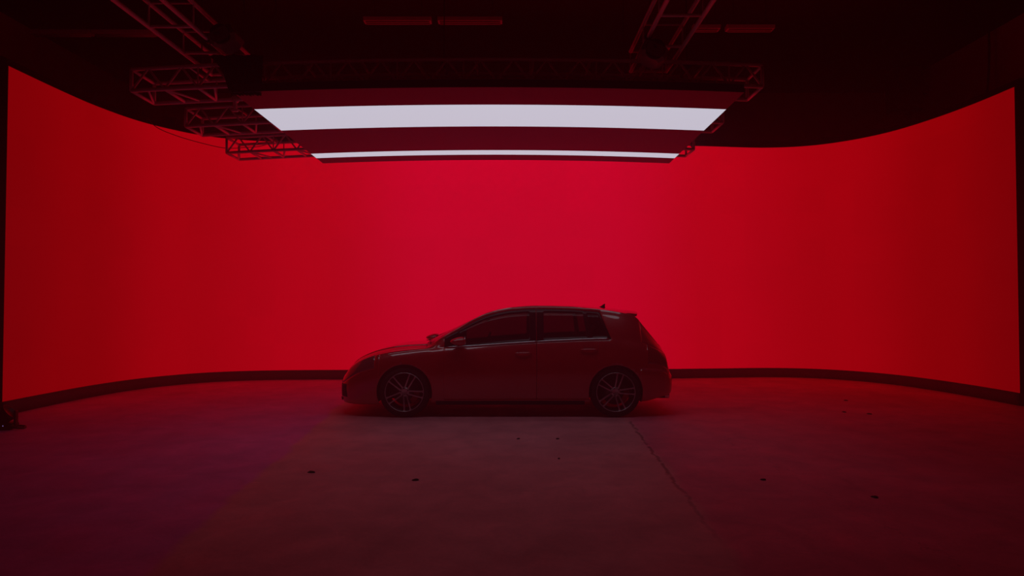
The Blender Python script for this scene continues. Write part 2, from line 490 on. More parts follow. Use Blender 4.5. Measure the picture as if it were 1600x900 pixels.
TZR = [(-2.205,.38),(-2.195,.435),(-2.17,.485),(-2.11,.55),(-2.03,.655),(-1.89,.742),(-1.69,.815),(-1.4,.872),(-1.18,.888),(-1.0,.905),(-.92,.955),(-.84,1.006),(-.654,1.108),(-.472,1.208),(-.29,1.29),(-.108,1.337),
       (.024,1.358),(.355,1.378),(.75,1.371),(1.0,1.352),(1.2,1.333),(1.39,1.303),(1.55,1.27),(1.62,1.235),(1.68,1.165),(1.82,1.0),(1.90,.91),(1.976,.82),(2.0,.68),(2.03,.575),(2.06,.545),(2.088,.445)]
TZC = [(-2.205,.39),(-2.195,.45),(-2.17,.50),(-2.11,.568),(-2.03,.678),(-1.89,.758),(-1.69,.83),(-1.4,.888),(-1.18,.905),(-1.1,.918),(-1.04,.95),(-.908,1.02),(-.686,1.125),(-.508,1.212),(-.313,1.30),(-.118,1.354),
       (.024,1.376),(.29,1.396),(.734,1.397),(1.177,1.374),(1.45,1.345),(1.60,1.322),(1.645,1.27),(1.82,1.06),(1.90,.957),(1.976,.857),(2.0,.71),(2.03,.60),(2.06,.568),(2.088,.455)]
TVW = [(-2.205,.25),(-2.195,.36),(-2.17,.46),(-2.12,.56),(-2.03,.65),(-1.88,.715),(-1.65,.745),(-1.3,.76),(-1.0,.795),(-.8,.815),(.3,.825),(1.3,.82),(1.6,.785),(1.8,.735),(1.95,.69),(2.0,.66),(2.05,.56),(2.088,.38)]
TVR = [(-2.205,.15),(-2.195,.24),(-2.17,.31),(-2.12,.38),(-2.03,.46),(-1.88,.52),(-1.65,.56),(-1.3,.60),(-1.0,.69),(-.84,.75),(-.5,.72),(-.1,.68),(.3,.665),(1.0,.665),(1.4,.665),(1.6,.65),(1.8,.62),(1.95,.53),(2.05,.42),(2.088,.26)]
FW, RW, WZ = -1.322, 1.318, .316     # wheel centres (u) and height
CARX, CARY = -.022, 9.12
SUB = [4, 8, 6, 3, 3, 10, 3, 4, 5]    # rows between the key points
def section(s):
    g = .13*max(0, min(1, (s-.80)/.42))*max(0, min(1, (1.66-s)/.34))
    us = [s]*5 + [s] + [s-g]*4
    W, zb, zs, zw, vw = (interp(t, s) for t in (TW, TZB, TZS, TZW, TVW))
    ur = s-g
    vr, zr, zc = (interp(t, ur) for t in (TVR, TZR, TZC))
    h = zs-zb
    drop = min(.028, max(.002, (zr-zw)*.2))
    K = [(us[0], W*.93, zb), (us[1], W*.975, zb+h*.16), (us[2], W, zb+h*.52), (us[3], W*.988, zb+h*.80), (us[4], W*(.955 if s > -.9 else .955-.018*min(1, (-.9-s)/.3)), zs),
         (us[5], vw, zw), (us[6], vr+.012, zr-drop), (us[7], vr-.028, zr+.006), (us[8], vr*.55, zr+(zc-zr)*.72), (us[9], 0, zc)]
    return K
def rows(s):
    K = section(s); out = []
    for i in range(9):
        a, b = K[i], K[i+1]
        p = K[i-1] if i > 0 else tuple(2*x-y for x, y in zip(a, b))
        q = K[i+2] if i < 8 else (b[0], -K[7][1]*.55, K[8][2])
        for k in range(SUB[i]):
            t = k/SUB[i]
            if i == 5:
                x = [u+(v-u)*t for u, v in zip(a, b)]
                x[1] += .011*math.sin(PI*t)*min(1, (b[2]-a[2])/.3)
            elif i in (4,) and s > -1.0:
                x = [u+(v-u)*t for u, v in zip(a, b)]
                x[2] += .004*math.sin(PI*t)
            else:
                x = [.5*((2*b0)+(-a0+c0)*t+(2*a0-5*b0+4*c0-d0)*t*t+(-a0+3*b0-3*c0+d0)*t**3) for a0, b0, c0, d0 in zip(p, a, b, q)]
            out.append(tuple(x))
    out.append(K[9]); return out
ROW = [0]
for k in SUB: ROW.append(ROW[-1]+k)       # row index of each key point

def car():
    root = empty('car', (CARX, CARY, 0), 'dark five-door hatchback car parked side-on in front of the red screen', 'car')
    paint = mat('car_paint', (.62, .006, .012), .35, 0.0, .5, 1.0)
    paint.node_tree.nodes['Principled BSDF'].inputs['Coat IOR'].default_value = 1.9
    gloss_black = mat('gloss_black_trim', (.006, .006, .006), .12, 0, .5)
    rubber = mat('tyre_rubber', (.010, .010, .010), .8, bump=(90, .3))
    alloy = mat('alloy_wheel', (.55, .54, .56), .35, .9)
    dark_alloy = mat('dark_alloy', (.02, .02, .021), .4, .7)
    chrome = mat('chrome_strip', (.75, .75, .78), .22, 1.0)
    caliper_red = mat('caliper_red', (.45, .01, .01), .4)
    disc = mat('brake_disc', (.16, .16, .16), .4, .9)
    seat_cloth = mat('seat_cloth', (.016, .016, .017), .9, bump=(120, .3))
    interior = mat('cabin_plastic', (.012, .012, .013), .7)
    tail_red = mat('tail_light_red', (.42, .006, .008), .12, 0, .6, .6)
    lamp = mat('headlight_lens', (.34, .05, .06), .08, .0, .7, 1.0)
    glass = bpy.data.materials.new('tinted_glass'); glass.use_nodes = True
    nt = glass.node_tree; nt.nodes.clear()
    out = nt.nodes.new('ShaderNodeOutputMaterial'); mx = nt.nodes.new('ShaderNodeMixShader')
    tr = nt.nodes.new('ShaderNodeBsdfTransparent'); tr.inputs[0].default_value = (.42, .40, .43, 1)
    gl = nt.nodes.new('ShaderNodeBsdfGlossy'); gl.inputs['Roughness'].default_value = .02
    fr = nt.nodes.new('ShaderNodeFresnel'); fr.inputs[0].default_value = 1.5
    nt.links.new(fr.outputs[0], mx.inputs[0]); nt.links.new(tr.outputs[0], mx.inputs[1]); nt.links.new(gl.outputs[0], mx.inputs[2])
    nt.links.new(mx.outputs[0], out.inputs['Surface'])
    clear = glass.copy(); clear.name = 'windscreen_glass'
    clear.node_tree.nodes['Transparent BSDF'].inputs[0].default_value = (.80, .78, .80, 1)

    # ---- stations
    G = .0025
    cuts = [-1.70, -1.06, -.83, -.66, .24, .33-G, .33+G, .42, .97, 1.02, 1.04, 1.235, 1.66, 1.72, -1.95, -1.64, 1.60, 1.98, 1.10-G]
    S = set(cuts) | {-2.205, -2.2, -2.195, -2.188, -2.18, -2.17, -2.16, 2.088, 2.084, 2.08, 2.075, 2.068, 2.06, 2.052}
    s = -2.145
    while s < -1.95: S.add(round(s, 4)); s += .015
    s = -1.94
    while s < 1.9: S.add(round(s, 4)); s += .022
    s = 1.91
    while s < 2.045: S.add(round(s, 4)); s += .008
    S = sorted(S); S2 = [S[0]]
    keep = set(cuts)
    for x in S[1:]:
        if x - S2[-1] < .0025 and x not in keep: continue
        S2.append(x)
    S = S2
    grid = [rows(s) for s in S]
    nr = len(grid[0])
    # height on the flank -> half width
    def flank(u, z):
        i = min(range(len(S)), key=lambda k: abs(S[k]-u)); col = rows(u)
        for j in range(ROW[6]):
            if col[j][2] <= z <= col[j+1][2]:
                t = (z-col[j][2])/(col[j+1][2]-col[j][2]+1e-9)
                return col[j][1]+(col[j+1][1]-col[j][1])*t
        return col[ROW[5]][1]
    def arch(u, z):
        """push grid points inside a wheel opening onto its edge"""
        for c, rr in ((FW, .352), (RW, .344)):
            d = math.hypot(u-c, z-WZ)
            if d < rr: return c, rr, d
        return None
    inside = set(); snapped = {}
    R4 = ROW[4]
    for i, col in enumerate(grid):
        for j in range(R4):
            if arch(col[j][0], col[j][2]): inside.add((i, j))
    cells = []
    for i in range(len(S)-1):
        for j in range(nr-1):
            q = [(i,j),(i+1,j),(i+1,j+1),(i,j+1)]
            if all(c in inside for c in q): continue
            cells.append((i, j, q))
    for (i, j) in inside:
        u, v, z = grid[i][j]; c, rr, d = arch(u, z)
        k = rr/max(d, 1e-4); u2, z2 = c+(u-c)*k, WZ+(z-WZ)*k; snapped[(i, j)] = (u2, flank(u2, max(z2, interp(TZB, u2)+.002)), z2)
    def pos(k):
        return snapped.get(k) or grid[k[0]][k[1]]
    # ---- sort every cell into a part
    r4, r5, r6, r7, r8, r9 = ROW[4], ROW[5], ROW[6], ROW[7], ROW[8], ROW[9]
    WROW0, WROW1 = r5+1, r6-1
    doorbot = 2
    def part_of(i, j):
        a, b = S[i], S[i+1]; m = (a+b)/2
        side = j < r5
        # side glass and its black surround
        if r5 <= j < r6:
            if -.66 <= m <= .33-G: k = 'F'
            elif .33+G <= m <= 1.02: k = 'R'
            else: k = None
            if k and WROW0 <= j < WROW1:
                if k == 'F' and m < .24: return 'glassF'
                if k == 'R' and .42 < m < .97: return 'glassR'
            if WROW0 <= j < WROW1 and 1.04 < m < 1.235: return 'quarter'
            if k == 'F': return 'frameF'
            if k == 'R': return 'frameR'
            if -.83 < m < -.66: return 'sail'
            if 1.02 <= m <= 1.28: return 'pillar'
        if j >= r7 and -1.06 < m < -.13:
            return 'windscreen'
        if j >= r7+1 and 1.66 < m < 1.86: return 'rear_glass'
        if side and doorbot <= j:
            if -.83 < m < .33-G: return 'doorF'
            if .33-G < m < .33+G: return 'gap'
            if .33+G < m < 1.10-G: return 'doorR'
        if m < -1.06 and j >= r5 and m > -1.98: return 'hood'
        if m < -1.64 and j < r5:
            if m < -1.70 and ROW[3] <= j: return 'headlight'
            return 'front_bumper'
        if m < -1.98: return 'front_bumper'
        if m > 1.72 and j < r5 and ROW[3]-1 <= j and m < 2.0: return 'taillight'
        if m > 1.98 or (m > 1.62 and j < ROW[2]+2): return 'rear_bumper'
        if m > 1.66 and j >= r5: return 'tailgate'
        return 'body'
    buckets = {}
    for i, j, q in cells: buckets.setdefault(part_of(i, j), []).append(q)
    def sheet(name, keys, m, sides=(-1, 1), parent=root, thick=.006, off=0.0, merge_center=True):
        """the cells of one part, for one or both sides, given thickness"""
        mb = MB(); idx = {}
        def vid(k, sd):
            if k[1] == nr-1: kk = (k, 0)
            else: kk = (k, sd)
            if kk not in idx:
                u, v, z = pos(k); idx[kk] = len(mb.v); mb.v.append((u, sd*v, z))
            return idx[kk]
        for key in keys:
            for q in buckets.get(key, ()):
                for sd in sides:
                    ids = [vid(k, sd) for k in q]
                    if sd > 0: ids.reverse()
                    if len(set(ids)) < 3: continue
                    mb.f.append(tuple(ids)); mb.mi.append(0); mb.smooth.append(True)
        o = mb.build(name, m, parent)
        md = o.modifiers.new('thickness', 'SOLIDIFY'); md.thickness = thick; md.offset = off
        return o
    sheet('body_shell', ('body', 'pillar_none'), paint)
    o = sheet('bonnet', ('hood',), paint); o['label'] = 'long sloping bonnet with pale light reflections'
    sheet('front_bumper', ('front_bumper',), paint); sheet('rear_bumper', ('rear_bumper',), paint)
    sheet('tailgate', ('tailgate',), paint)
    sheet('windscreen', ('windscreen',), clear, thick=.004)
    sheet('rear_window', ('rear_glass',), glass, thick=.004)
    near = {}
    for sd in (-1, 1):
        ss = (sd,)
        sheet('headlight', ('headlight',), lamp, ss); sheet('tail_light', ('taillight',), tail_red, ss)
        sheet('window_pillar', ('pillar',), gloss_black, ss); sheet('quarter_window', ('quarter',), glass, ss, thick=.004)
        sheet('mirror_sail', ('sail',), gloss_black, ss)
        for k, lab in (('F', 'front door'), ('R', 'rear door')):
            d = sheet('door', ('door'+k,), paint, ss); d['label'] = lab
            sheet('window_frame', ('frame'+k,), gloss_black, ss, d); sheet('door_window', ('glass'+k,), glass, ss, d, thick=.004)
            near[(k, sd)] = d
    # door handles, shut lines, waist strip, sills
    for sd in (-1, 1):
        for (k, hu, hz) in (('F', .16, .802), ('R', .985, .845)):
            v = flank(hu, hz)
            m = MB()
            pts = [(hu-.095, sd*(v-.002), hz-.004), (hu-.075, sd*(v+.028), hz), (hu, sd*(v+.036), hz+.003), (hu+.075, sd*(v+.028), hz+.003), (hu+.095, sd*(v-.002), hz)]
            m.tube(catmull(pts, 5), .012, 8)
            m.obox(T(hu, sd*(v+.001), hz+.002), .14, .012, .05, ch=.005)
            m.build('handle', paint, near[(k, sd)])
        for (k, u0, u1) in (('F', -.80, .33-G), ('R', .33+G, 1.235)):
            m = MB(); pts = []
            n = 26
            for i in range(n+1):
                u = u0+(u1-u0)*i/n; K = section(u)[5]
                pts.append((K[0], sd*(K[1]+.007), K[2]+.008))
            m.tube(pts, [.0035+.0075*min(1, min(i, n-i+3)/3) for i in range(n+1)], 8)
            o = m.build('waist_strip', chrome, near[(k, sd)]); o['label'] = 'bright chrome strip under the windows'
        # sill skirt
        m = MB(); n = 20; ring = []
        for i in range(n+1):
            u = -.93 + (1.86+.0)*i/n
            W = interp(TW, u)
            ring.append([(u, sd*(W*.93+.012), .235), (u, sd*(W*.93+.02), .165), (u, sd*(W*.93-.03), .150), (u, sd*(W*.93-.16), .165)])
        vs = [p for rr in ring for p in rr]; fs = []
        for i in range(n):
            for k in range(3): fs.append((i*4+k, (i+1)*4+k, (i+1)*4+k+1, i*4+k+1))
            fs.append((i*4+3, (i+1)*4+3, (i+1)*4, i*4))
        fs += [(0,1,2,3), tuple(n*4+k for k in (3,2,1,0))]
        m.add(vs, fs, 0, False); m.build('side_skirt', black_plastic, root)
        # arch lips and inner liners
        for c, rr in ((FW, .352), (RW, .344)):
            m = MB(); pts = []; a0 = math.asin((WZ-.19)/rr)
            for i in range(41):
                a = -a0+(PI+2*a0)*i/40
                u, z = c+rr*math.cos(a), WZ+rr*math.sin(a)
                pts.append((u, sd*(flank(u, max(z, .2))-.003), z))
            m.tube(pts, .007, 6); m.build('arch_lip', paint, root)
            m = MB(); n = 32; vs = []
            for i in range(n+1):
                a = -a0+(PI+2*a0)*i/n
                vs += [(c+rr*math.cos(a), sd*.845, WZ+rr*math.sin(a)), (c+rr*math.cos(a), sd*.55, WZ+rr*math.sin(a))]
            fs = [(2*i, 2*i+2, 2*i+3, 2*i+1) for i in range(n)]
            b0 = len(vs); vs.append((c, sd*.55, WZ))
            fs += [(2*i+1, 2*i+3, b0) for i in range(n)]
            m.add(vs, fs, 0, True); m.build('wheel_liner', black_matte, root)
    # floor pan, dashboard, firewall, roof lining
    m = MB()
    m.box(-2.05, -1.72, -.62, .62, .17, .22); m.box(-1.72, -.93, -.53, .53, .19, .24); m.box(-.93, .93, -.78, .78, .185, .235)
    m.box(.93, 1.70, -.53, .53, .20, .26); m.box(1.70, 1.98, -.66, .66, .22, .27)
    m.box(-1.02, -.98, -.70, .70, .22, .84); m.box(1.42, 1.46, -.66, .66, .24, .92)
    m.build('floor_pan', black_matte, root)
    m = MB()
    prof = [(-1.02,.60),(-1.02,.875),(-.90,.905),(-.62,.90),(-.52,.84),(-.55,.62)]
    m.prism([(a, b) for a, b in prof], R(PI/2, 'X'), -.68, .68); m.build('dashboard', interior, root)
    m = MB(); M = T(-.36, .36, .84) @ R(math.radians(-66), 'Y')
    m.tube([M @ Vector((.18*math.cos(a), .18*math.sin(a), 0)) for a in [2*PI*i/32 for i in range(32)]], .014, 8, closed=True)
    m.tube([M @ Vector((-.18, 0, 0)), M @ Vector((.18, 0, 0))], .014, 6); m.tube([M @ Vector((0, 0, 0)), M @ Vector((0, -.17, 0))], .014, 6)
    m.tube([M @ Vector((0,0,0)), (-.55, .36, .76)], .03, 8)
    m.build('steering_wheel', interior, root)
    def seat(x, y, w_, top, name):
        m = MB()
        m.obox(T(x-.24, y, .46) @ R(math.radians(-6), 'Y'), .52, w_, .16, ch=.05)
        m.obox(T(x+.10, y, .74) @ R(math.radians(14), 'Y'), .15, w_*.94, top, ch=.055)
        m.obox(T(x-.22, y, .30), .40, w_*.8, .18)
        s_ = m.build(name, seat_cloth, root)
        return s_
    for y in (-.36, .36):
        s_ = seat(.16, y, .52, .60, 'front_seat')
        m = MB(); m.obox(T(.16+.215, y, 1.17) @ R(math.radians(12), 'Y'), .09, .26, .19, ch=.04)
        for dy in (-.06, .06): m.tube([(.16+.17, y+dy, 1.0), (.16+.20, y+dy, 1.12)], .007, 6)
        m.build('headrest', seat_cloth, s_)
    s_ = seat(1.02, 0, 1.24, .56, 'rear_seat')
    for y in (-.38, .38):
        m = MB(); m.obox(T(1.02+.20, y, 1.10) @ R(math.radians(12), 'Y'), .08, .24, .15, ch=.035)
        for dy in (-.06, .06): m.tube([(1.18, y+dy, .95), (1.21, y+dy, 1.06)], .007, 6)
        m.build('headrest', seat_cloth, s_)
    m = MB(); m.obox(T(-.30, 0, 1.20), .03, .24, .065, ch=.012); m.tube([(-.29, 0, 1.22), (-.22, 0, 1.30)], .009, 6)
    m.build('rear_view_mirror', interior, root)

    # mirrors
    def mirror(cu, cv, cz, sd, foot, su=1.0):
        m = MB(); n, k = 22, 14; vs = []
        for i in range(n+1):
            a = PI*i/n
            ux = -math.cos(a)
            r = math.sin(a)**.75
            for j in range(k):
                b = 2*PI*j/k
                hgt = .070*(.72+.28*ux)
                vs.append((cu + .098*ux*su, cv + .105*r*math.cos(b), cz + .004*ux + hgt*r*math.sin(b)))
        fs = [(i*k+j, i*k+(j+1) % k, (i+1)*k+(j+1) % k, (i+1)*k+j) for i in range(n) for j in range(k)]
        m.add(vs, fs, 0, True)
        mm = m.build('side_mirror', paint, root)
        m = MB(); m.tube(catmull([(cu+.01, cv-sd*.05, cz-.04), ((cu+foot[0])/2, (cv+foot[1])/2, (cz-.02+foot[2])/2), foot], 4),
                         [.02]*4+[.014]*4+[.009], 8); m.build('mirror_arm', gloss_black, mm)
        m = MB(); M = T(cu+.082*su, cv, cz+.004) @ R(PI/2, 'Y')
        m.lathe([(0, .0), (.052, .0), (.055, .006), (0, .008)], 20, M); m.build('mirror_glass', chrome, mm)
        return mm
    m1 = mirror(-.645, -.945, .955, -1, (-.66, -.80, .885)); m1['label'] = 'door mirror on the side facing the camera'
    m2 = mirror(-1.185, .93, .912, 1, (-.93, .74, 1.0)); m2['label'] = 'far door mirror seen beyond the windscreen'

    # spoiler, antenna, wipers
    m = MB(); n = 24; vs = []
    for i in range(n+1):
        v = -.60+1.2*i/n; cv = .06*(v/.6)**2
        zt = interp(TZC, 1.5) - .035*(v/.6)**2
        vs += [(1.50-cv, v, zt-.004), (1.60-cv, v, zt-.006), (1.700-cv, v, zt-.018), (1.690-cv, v, zt-.045), (1.60-cv, v, zt-.055)]
    fs = [(i*5+k, (i+1)*5+k, (i+1)*5+(k+1) % 5, i*5+(k+1) % 5) for i in range(n) for k in range(5)]
    fs += [(0,1,2,3,4), tuple(n*5+k for k in (4,3,2,1,0))]
    m.add(vs, fs, 0, False); m.build('roof_spoiler', paint, root)
    m = MB(); zt = interp(TZC, 1.27)
    Mx = T(1.27, 0, zt-.01) @ R(PI/2, 'X')
    m.prism([(-.085, .0), (-.02, .030), (.022, .060), (.040, .062), (.034, .03), (.042, .0)], Mx, -.013, .013)
    m.build('roof_antenna', gloss_black, root)
    for y0, y1 in ((-.10, -.62), (.45, -.06)):
        m = MB(); p0 = (-1.09, y0, .935); m.tube([p0, (-1.07, (y0+y1)/2, .948), (-1.035, y1, .955)], [.011, .009, .006], 6)
        m.build('wiper', black_plastic, root)

    # grille, badge, intakes, fog intake, splitter, number plate
    def nose_u(z, v):
        """front surface of the nose at height z, lateral v"""
        lo, hi = -2.205, -1.4
        for _ in range(30):
            mid = (lo+hi)/2; col = rows(mid)
            top = col[-1][2]; bot = interp(TZB, mid); ok = False
            if bot <= z <= top:
                # half width at that height
                W_ = 0
                for j in range(nr-1):
                    if (col[j][2]-z)*(col[j+1][2]-z) <= 0:
                        t = (z-col[j][2])/((col[j+1][2]-col[j][2]) or 1e-9); W_ = max(W_, col[j][1]+(col[j+1][1]-col[j][1])*t)
                ok = W_ >= abs(v)
            if ok: hi = mid
            else: lo = mid
        return hi
    def nose_patch(name, z0, z1, v0, v1, mt, off=.006, nz=6, nv=24, label=None, lip=.0):
        m = MB(); vs = []
        for a in range(nz+1):
            for b in range(nv+1):
                z = z0+(z1-z0)*a/nz; v = v0+(v1-v0)*b/nv
                vs.append((nose_u(z, v)-off, v, z))
        k = nv+1
        fs = [(a*k+b, a*k+b+1, (a+1)*k+b+1, (a+1)*k+b) for a in range(nz) for b in range(nv)]
        m.add(vs, fs, 0, True); o = m.build(name, mt, root)
        md = o.modifiers.new('thickness', 'SOLIDIFY'); md.thickness = .008; md.offset = 0
        if label: o['label'] = label
        return o
    nose_patch('grille', .515, .575, -.52, .52, gloss_black)
    nose_patch('lower_grille', .24, .37, -.40, .40, black_matte)
    for sd in (-1, 1): nose_patch('fog_lamp_intake', .24, .40, sd*.56, sd*.74, black_matte, .004, 6, 10)
    nose_patch('front_splitter', .185, .215, -.62, .62, black_plastic, .014, 3, 30)
    m = MB(); bu = nose_u(.545, 0)
    M = T(bu-.012, 0, .548) @ R(-PI/2, 'Y')
    m.lathe([(.0, .004), (.046, .004), (.052, 0), (.052, -.006), (0, -.006)], 28, M); m.build('front_badge', chrome, root)
    # diffuser, exhaust
    m = MB(); n = 20; vs = []
    for i in range(n+1):
        v = -.74+1.48*i/n; k = 1-.10*(abs(v)/.74)**3
        vs += [(1.66, v, .205), (2.06*k, v, .245), (2.062*k, v, .29), (1.95, v, .31), (1.66, v, .25)]
    fs = [(i*5+k, (i+1)*5+k, (i+1)*5+(k+1) % 5, i*5+(k+1) % 5) for i in range(n) for k in range(5)]
    fs += [(0,1,2,3,4), tuple(n*5+k for k in (4,3,2,1,0))]
    m.add(vs, fs, 0, False); m.build('rear_diffuser', black_plastic, root)
    for y in (-.52, .52):
        m = MB(); M = T(1.90, y, .235) @ R(PI/2, 'Y')
        m.lathe([(.036, 0), (.040, .0), (.042, .155), (.037, .16), (.034, .155), (.034, 0)], 24, M, closed=True); m.build('exhaust_tip', chrome, root)

    # ---- wheels
    def wheel(u, sd, ang, label):
        M0 = T(u, sd*.765, WZ) @ R(sd*-PI/2, 'X') @ R(0, 'Z')     # local +z points outward
        wr = bpy.data.objects.new('wheel', None)
        # tyre mesh is the wheel itself
        m = MB()
        prof = [(.232, -.10), (.262, -.112), (.296, -.108), (.311, -.088), (.3155, -.04), (.3155, .04), (.311, .088), (.296, .108), (.262, .112), (.238, .100), (.232, .085), (.228, 0), (.228, -.085)]
        m.lathe(prof, 96, M0, closed=True)
        for r_ in (-.045, 0, .045): m.lathe([(.3145, r_-.004), (.3168, r_-.003), (.3168, r_+.003), (.3145, r_+.004)], 96, M0, closed=True)
        t = m.build('tyre', rubber, root)
        if label: t['label'] = label
        m = MB()
        m.lathe([(.234, .104), (.242, .100), (.246, .106), (.243, .112), (.236, .111)], 96, M0, closed=True)
        m.build('rim_lip', alloy, t)
        m = MB(); m.lathe([(.236, .100), (.222, .06), (.212, -.02), (.215, -.095), (.232, -.098), (.236, -.0)], 72, M0, closed=True); m.build('rim_barrel', dark_alloy, t)
        m = MB(); mf = MB()
        for k in range(5):
            a = ang + k*2*PI/5
            for o_ in (-1, 1):
                a_in = a + o_*math.radians(24); a_out = a + o_*math.radians(9.5)
                p0 = Vector((.046*math.cos(a_in), .046*math.sin(a_in), .082)); p1 = Vector((.237*math.cos(a_out), .237*math.sin(a_out), .100))
                d = (p1-p0); nn = Vector((-d.y, d.x, 0)).normalized()
                hw0, hw1 = .0088, .0078
                vs = []
                for tt, hw in ((0, hw0), (.5, hw0*.95), (.88, hw1), (1, hw1*1.9)):
                    c = p0+d*tt + Vector((0, 0, .006*math.sin(PI*tt)))
                    vs += [c+nn*hw, c-nn*hw, c-nn*hw*.8+Vector((0,0,-.035)), c+nn*hw*.8+Vector((0,0,-.035))]
                fs = []
                for q in range(3):
                    for e in range(4): fs.append((q*4+e, q*4+(e+1) % 4, q*4+4+(e+1) % 4, q*4+4+e))
                fs += [(3,2,1,0), (12,13,14,15)]
                sp = MB(); sp.add([M0 @ v for v in vs], fs, 0, False)
                sp.build('spoke', alloy, t)
        m.lathe([(0, .080), (.030, .080), (.040, .086), (.058, .082), (.062, .060), (.055, .03), (0, .03)], 36, M0); m.build('hub', alloy, t)
        for k in range(5):
            a = ang+PI/5+k*2*PI/5; m = MB(); m.lathe([(0, .002), (.008, .002), (.008, -.01)], 10, M0 @ T(.047*math.cos(a), .047*math.sin(a), .085))
            m.build('wheel_bolt', dark_alloy, t)
        m = MB(); m.lathe([(0, -.0), (.165, .0), (.165, -.024), (0, -.024)], 60, M0 @ T(0, 0, .018)); m.build('brake_disc', disc, t)
        # caliper at the rear side of the disc
        m = MB(); vs = []; n = 10; ca = 0.0
        for i in range(n+1):
            a = math.radians(-58 + 62*i/n) if sd < 0 else math.radians(180+58-62*i/n)
            for rr, h in ((.112, .046), (.178, .046), (.186, .02), (.186, -.02), (.112, -.02)):
                # angles measured in the image plane (u right, z up)
                vs.append((u + rr*math.cos(a)*1.0, sd*(.765+h), WZ+rr*math.sin(a)))
        fs = [(i*5+k, (i+1)*5+k, (i+1)*5+(k+1) % 5, i*5+(k+1) % 5) for i in range(n) for k in range(5)] + [(4,3,2,1,0), tuple(n*5+k for k in range(5))]
        m.add(vs, fs, 0, False); m.build('brake_caliper', caliper_red, t)
        return t
    # image-plane angle a maps to local angle for the near side
    def loc_ang(deg, sd):
        v = (R(sd*-PI/2, 'X')).inverted() @ Vector((math.cos(math.radians(deg)), 0, math.sin(math.radians(deg))))
        return math.atan2(v.y, v.x)
    wheel(FW, -1, loc_ang(64, -1), 'front wheel tyre facing the camera'); wheel(RW, -1, loc_ang(75, -1), 'rear wheel tyre facing the camera')
    wheel(FW, 1, loc_ang(30, 1), None); wheel(RW, 1, loc_ang(50, 1), None)
    m = MB()
    for u in (FW, RW): m.tube([(u, -.74, WZ), (u, .74, WZ)], .035, 10)
    m.build('axles', black_matte, root)
car()

# ------------------------------------------------------------ dim things overhead and at the edges
def light_fixture(x0, x1, y, z, label, group='unlit linear lights under the hall ceiling'):
    L = x1-x0; root = empty('linear_light', ((x0+x1)/2, y, z), label, 'ceiling light', group)
    M = Matrix.Identity(4)
    m = MB(); m.prism([(-.075, 0), (.075, 0), (.10, .05), (.05, .085), (-.05, .085), (-.10, .05)], T(-L/2, 0, 0) @ R(PI/2, 'Y') @ R(PI/2, 'Z'), 0, L); m.build('housing', fixture_mat, root)
    m = MB()
    for dy in (-.035, .035): m.tube([(-L/2+.03, dy, -.012), (L/2-.03, dy, -.012)], .013, 8)
    m.build('tube', fixture_mat, root)
    for a in (-L*.35, L*.35): MB().tube([(a, 0, .08), (a, 0, RZ-z-.005)], .005, 6).build('suspension_wire', steel_wire, root)
light_fixture(-2.40, -1.31, 10.6, 5.99, 'unlit linear light high above the canopy, left one of the middle pair')
light_fixture(-1.20, -.16, 10.6, 5.99, 'unlit linear light high above the canopy, right one of the middle pair')
light_fixture(3.02, 3.46, 10.9, 5.99, 'short unlit linear light just right of the right-hand ladder truss')
light_fixture(3.58, 4.36, 10.9, 5.99, 'unlit linear light farthest right, beyond the right-hand ladder truss')
light_fixture(-8.15, -7.15, 11.1, 5.99, 'unlit linear light farthest left under the dark ceiling')
light_fixture(-7.10, -6.05, 11.1, 5.99, 'unlit linear light at upper left, nearer the left-hand ladder truss')

def stage_light(loc, rz, tilt, label, dx=0, dz=-.30):
    root = empty('stage_light', loc, label, 'stage light', 'stage lights hung on the trusses')
    root.rotation_euler = (0, 0, rz)
    M = T(dx, 0, dz) @ R(tilt, 'Y')
    m = MB(); m.obox(M, .24, .30, .17, ch=.04); m.build('lamp_head', mat('lamp_housing', (.16, .12, .12), .5), root)
    m = MB(); m.lathe([(0, -.02), (.075, -.02), (.09, .0), (.095, -.03)], 24, M @ T(0, -.15, 0) @ R(PI/2, 'X')); m.build('lens', black_plastic, root)
    m = MB(); m.tube(catmull([(0, 0, 0), (dx*.5, .10, dz*.6), (dx*1.0, .17, dz)], 4), .013, 8); m.tube(catmull([(0, 0, 0), (dx*.5, -.12, dz*.6), (dx, -.155, dz)], 4), .013, 8); m.build('yoke', black_plastic, root)
    m = MB(); m.tube([(0, -.03, 0), (0, .03, .0)], .034, 12); m.build('clamp', black_plastic, root)
stage_light((-2.86, 6.15, 3.905), 0, -.55, 'dark boxy stage light clamped on the left ladder truss near the black drape', .17, .0)
stage_light((1.27, 6.1, 3.905), 0, .4, 'dark stage light hanging under the right ladder truss', .04, -.16)

def drape():
    # black cloth hanging beside the canopy, hiding part of the nearest cross truss
    root_mb = MB(); top = (-2.86, -1.15); n = 44; vs = []
    y0 = 6.42
    rowsn = 10
    for j in range(rowsn+1):
        t = j/rowsn
        z = 3.86 - .40*t
        xl = -2.98 + .26*t + .03*math.sin(5*t); xr = -2.45 - .02*t
        for i in range(n+1):
            x = xl+(xr-xl)*i/n
            vs.append((x, y0 + .018*math.sin(i*1.15)*(.3+t) + .012*math.sin(i*.43+2), z))
    k = n+1
    fs = [(j*k+i, j*k+i+1, (j+1)*k+i+1, (j+1)*k+i) for j in range(rowsn) for i in range(n)]
    root_mb.add(vs, fs, 0, True)
    o = root_mb.build('black_drape', drape_mat)
    md = o.modifiers.new('thickness', 'SOLIDIFY'); md.thickness = .006
    tag(o, 'black cloth draped over the left end of the nearest cross truss, beside the canopy corner', 'drape')
drape()

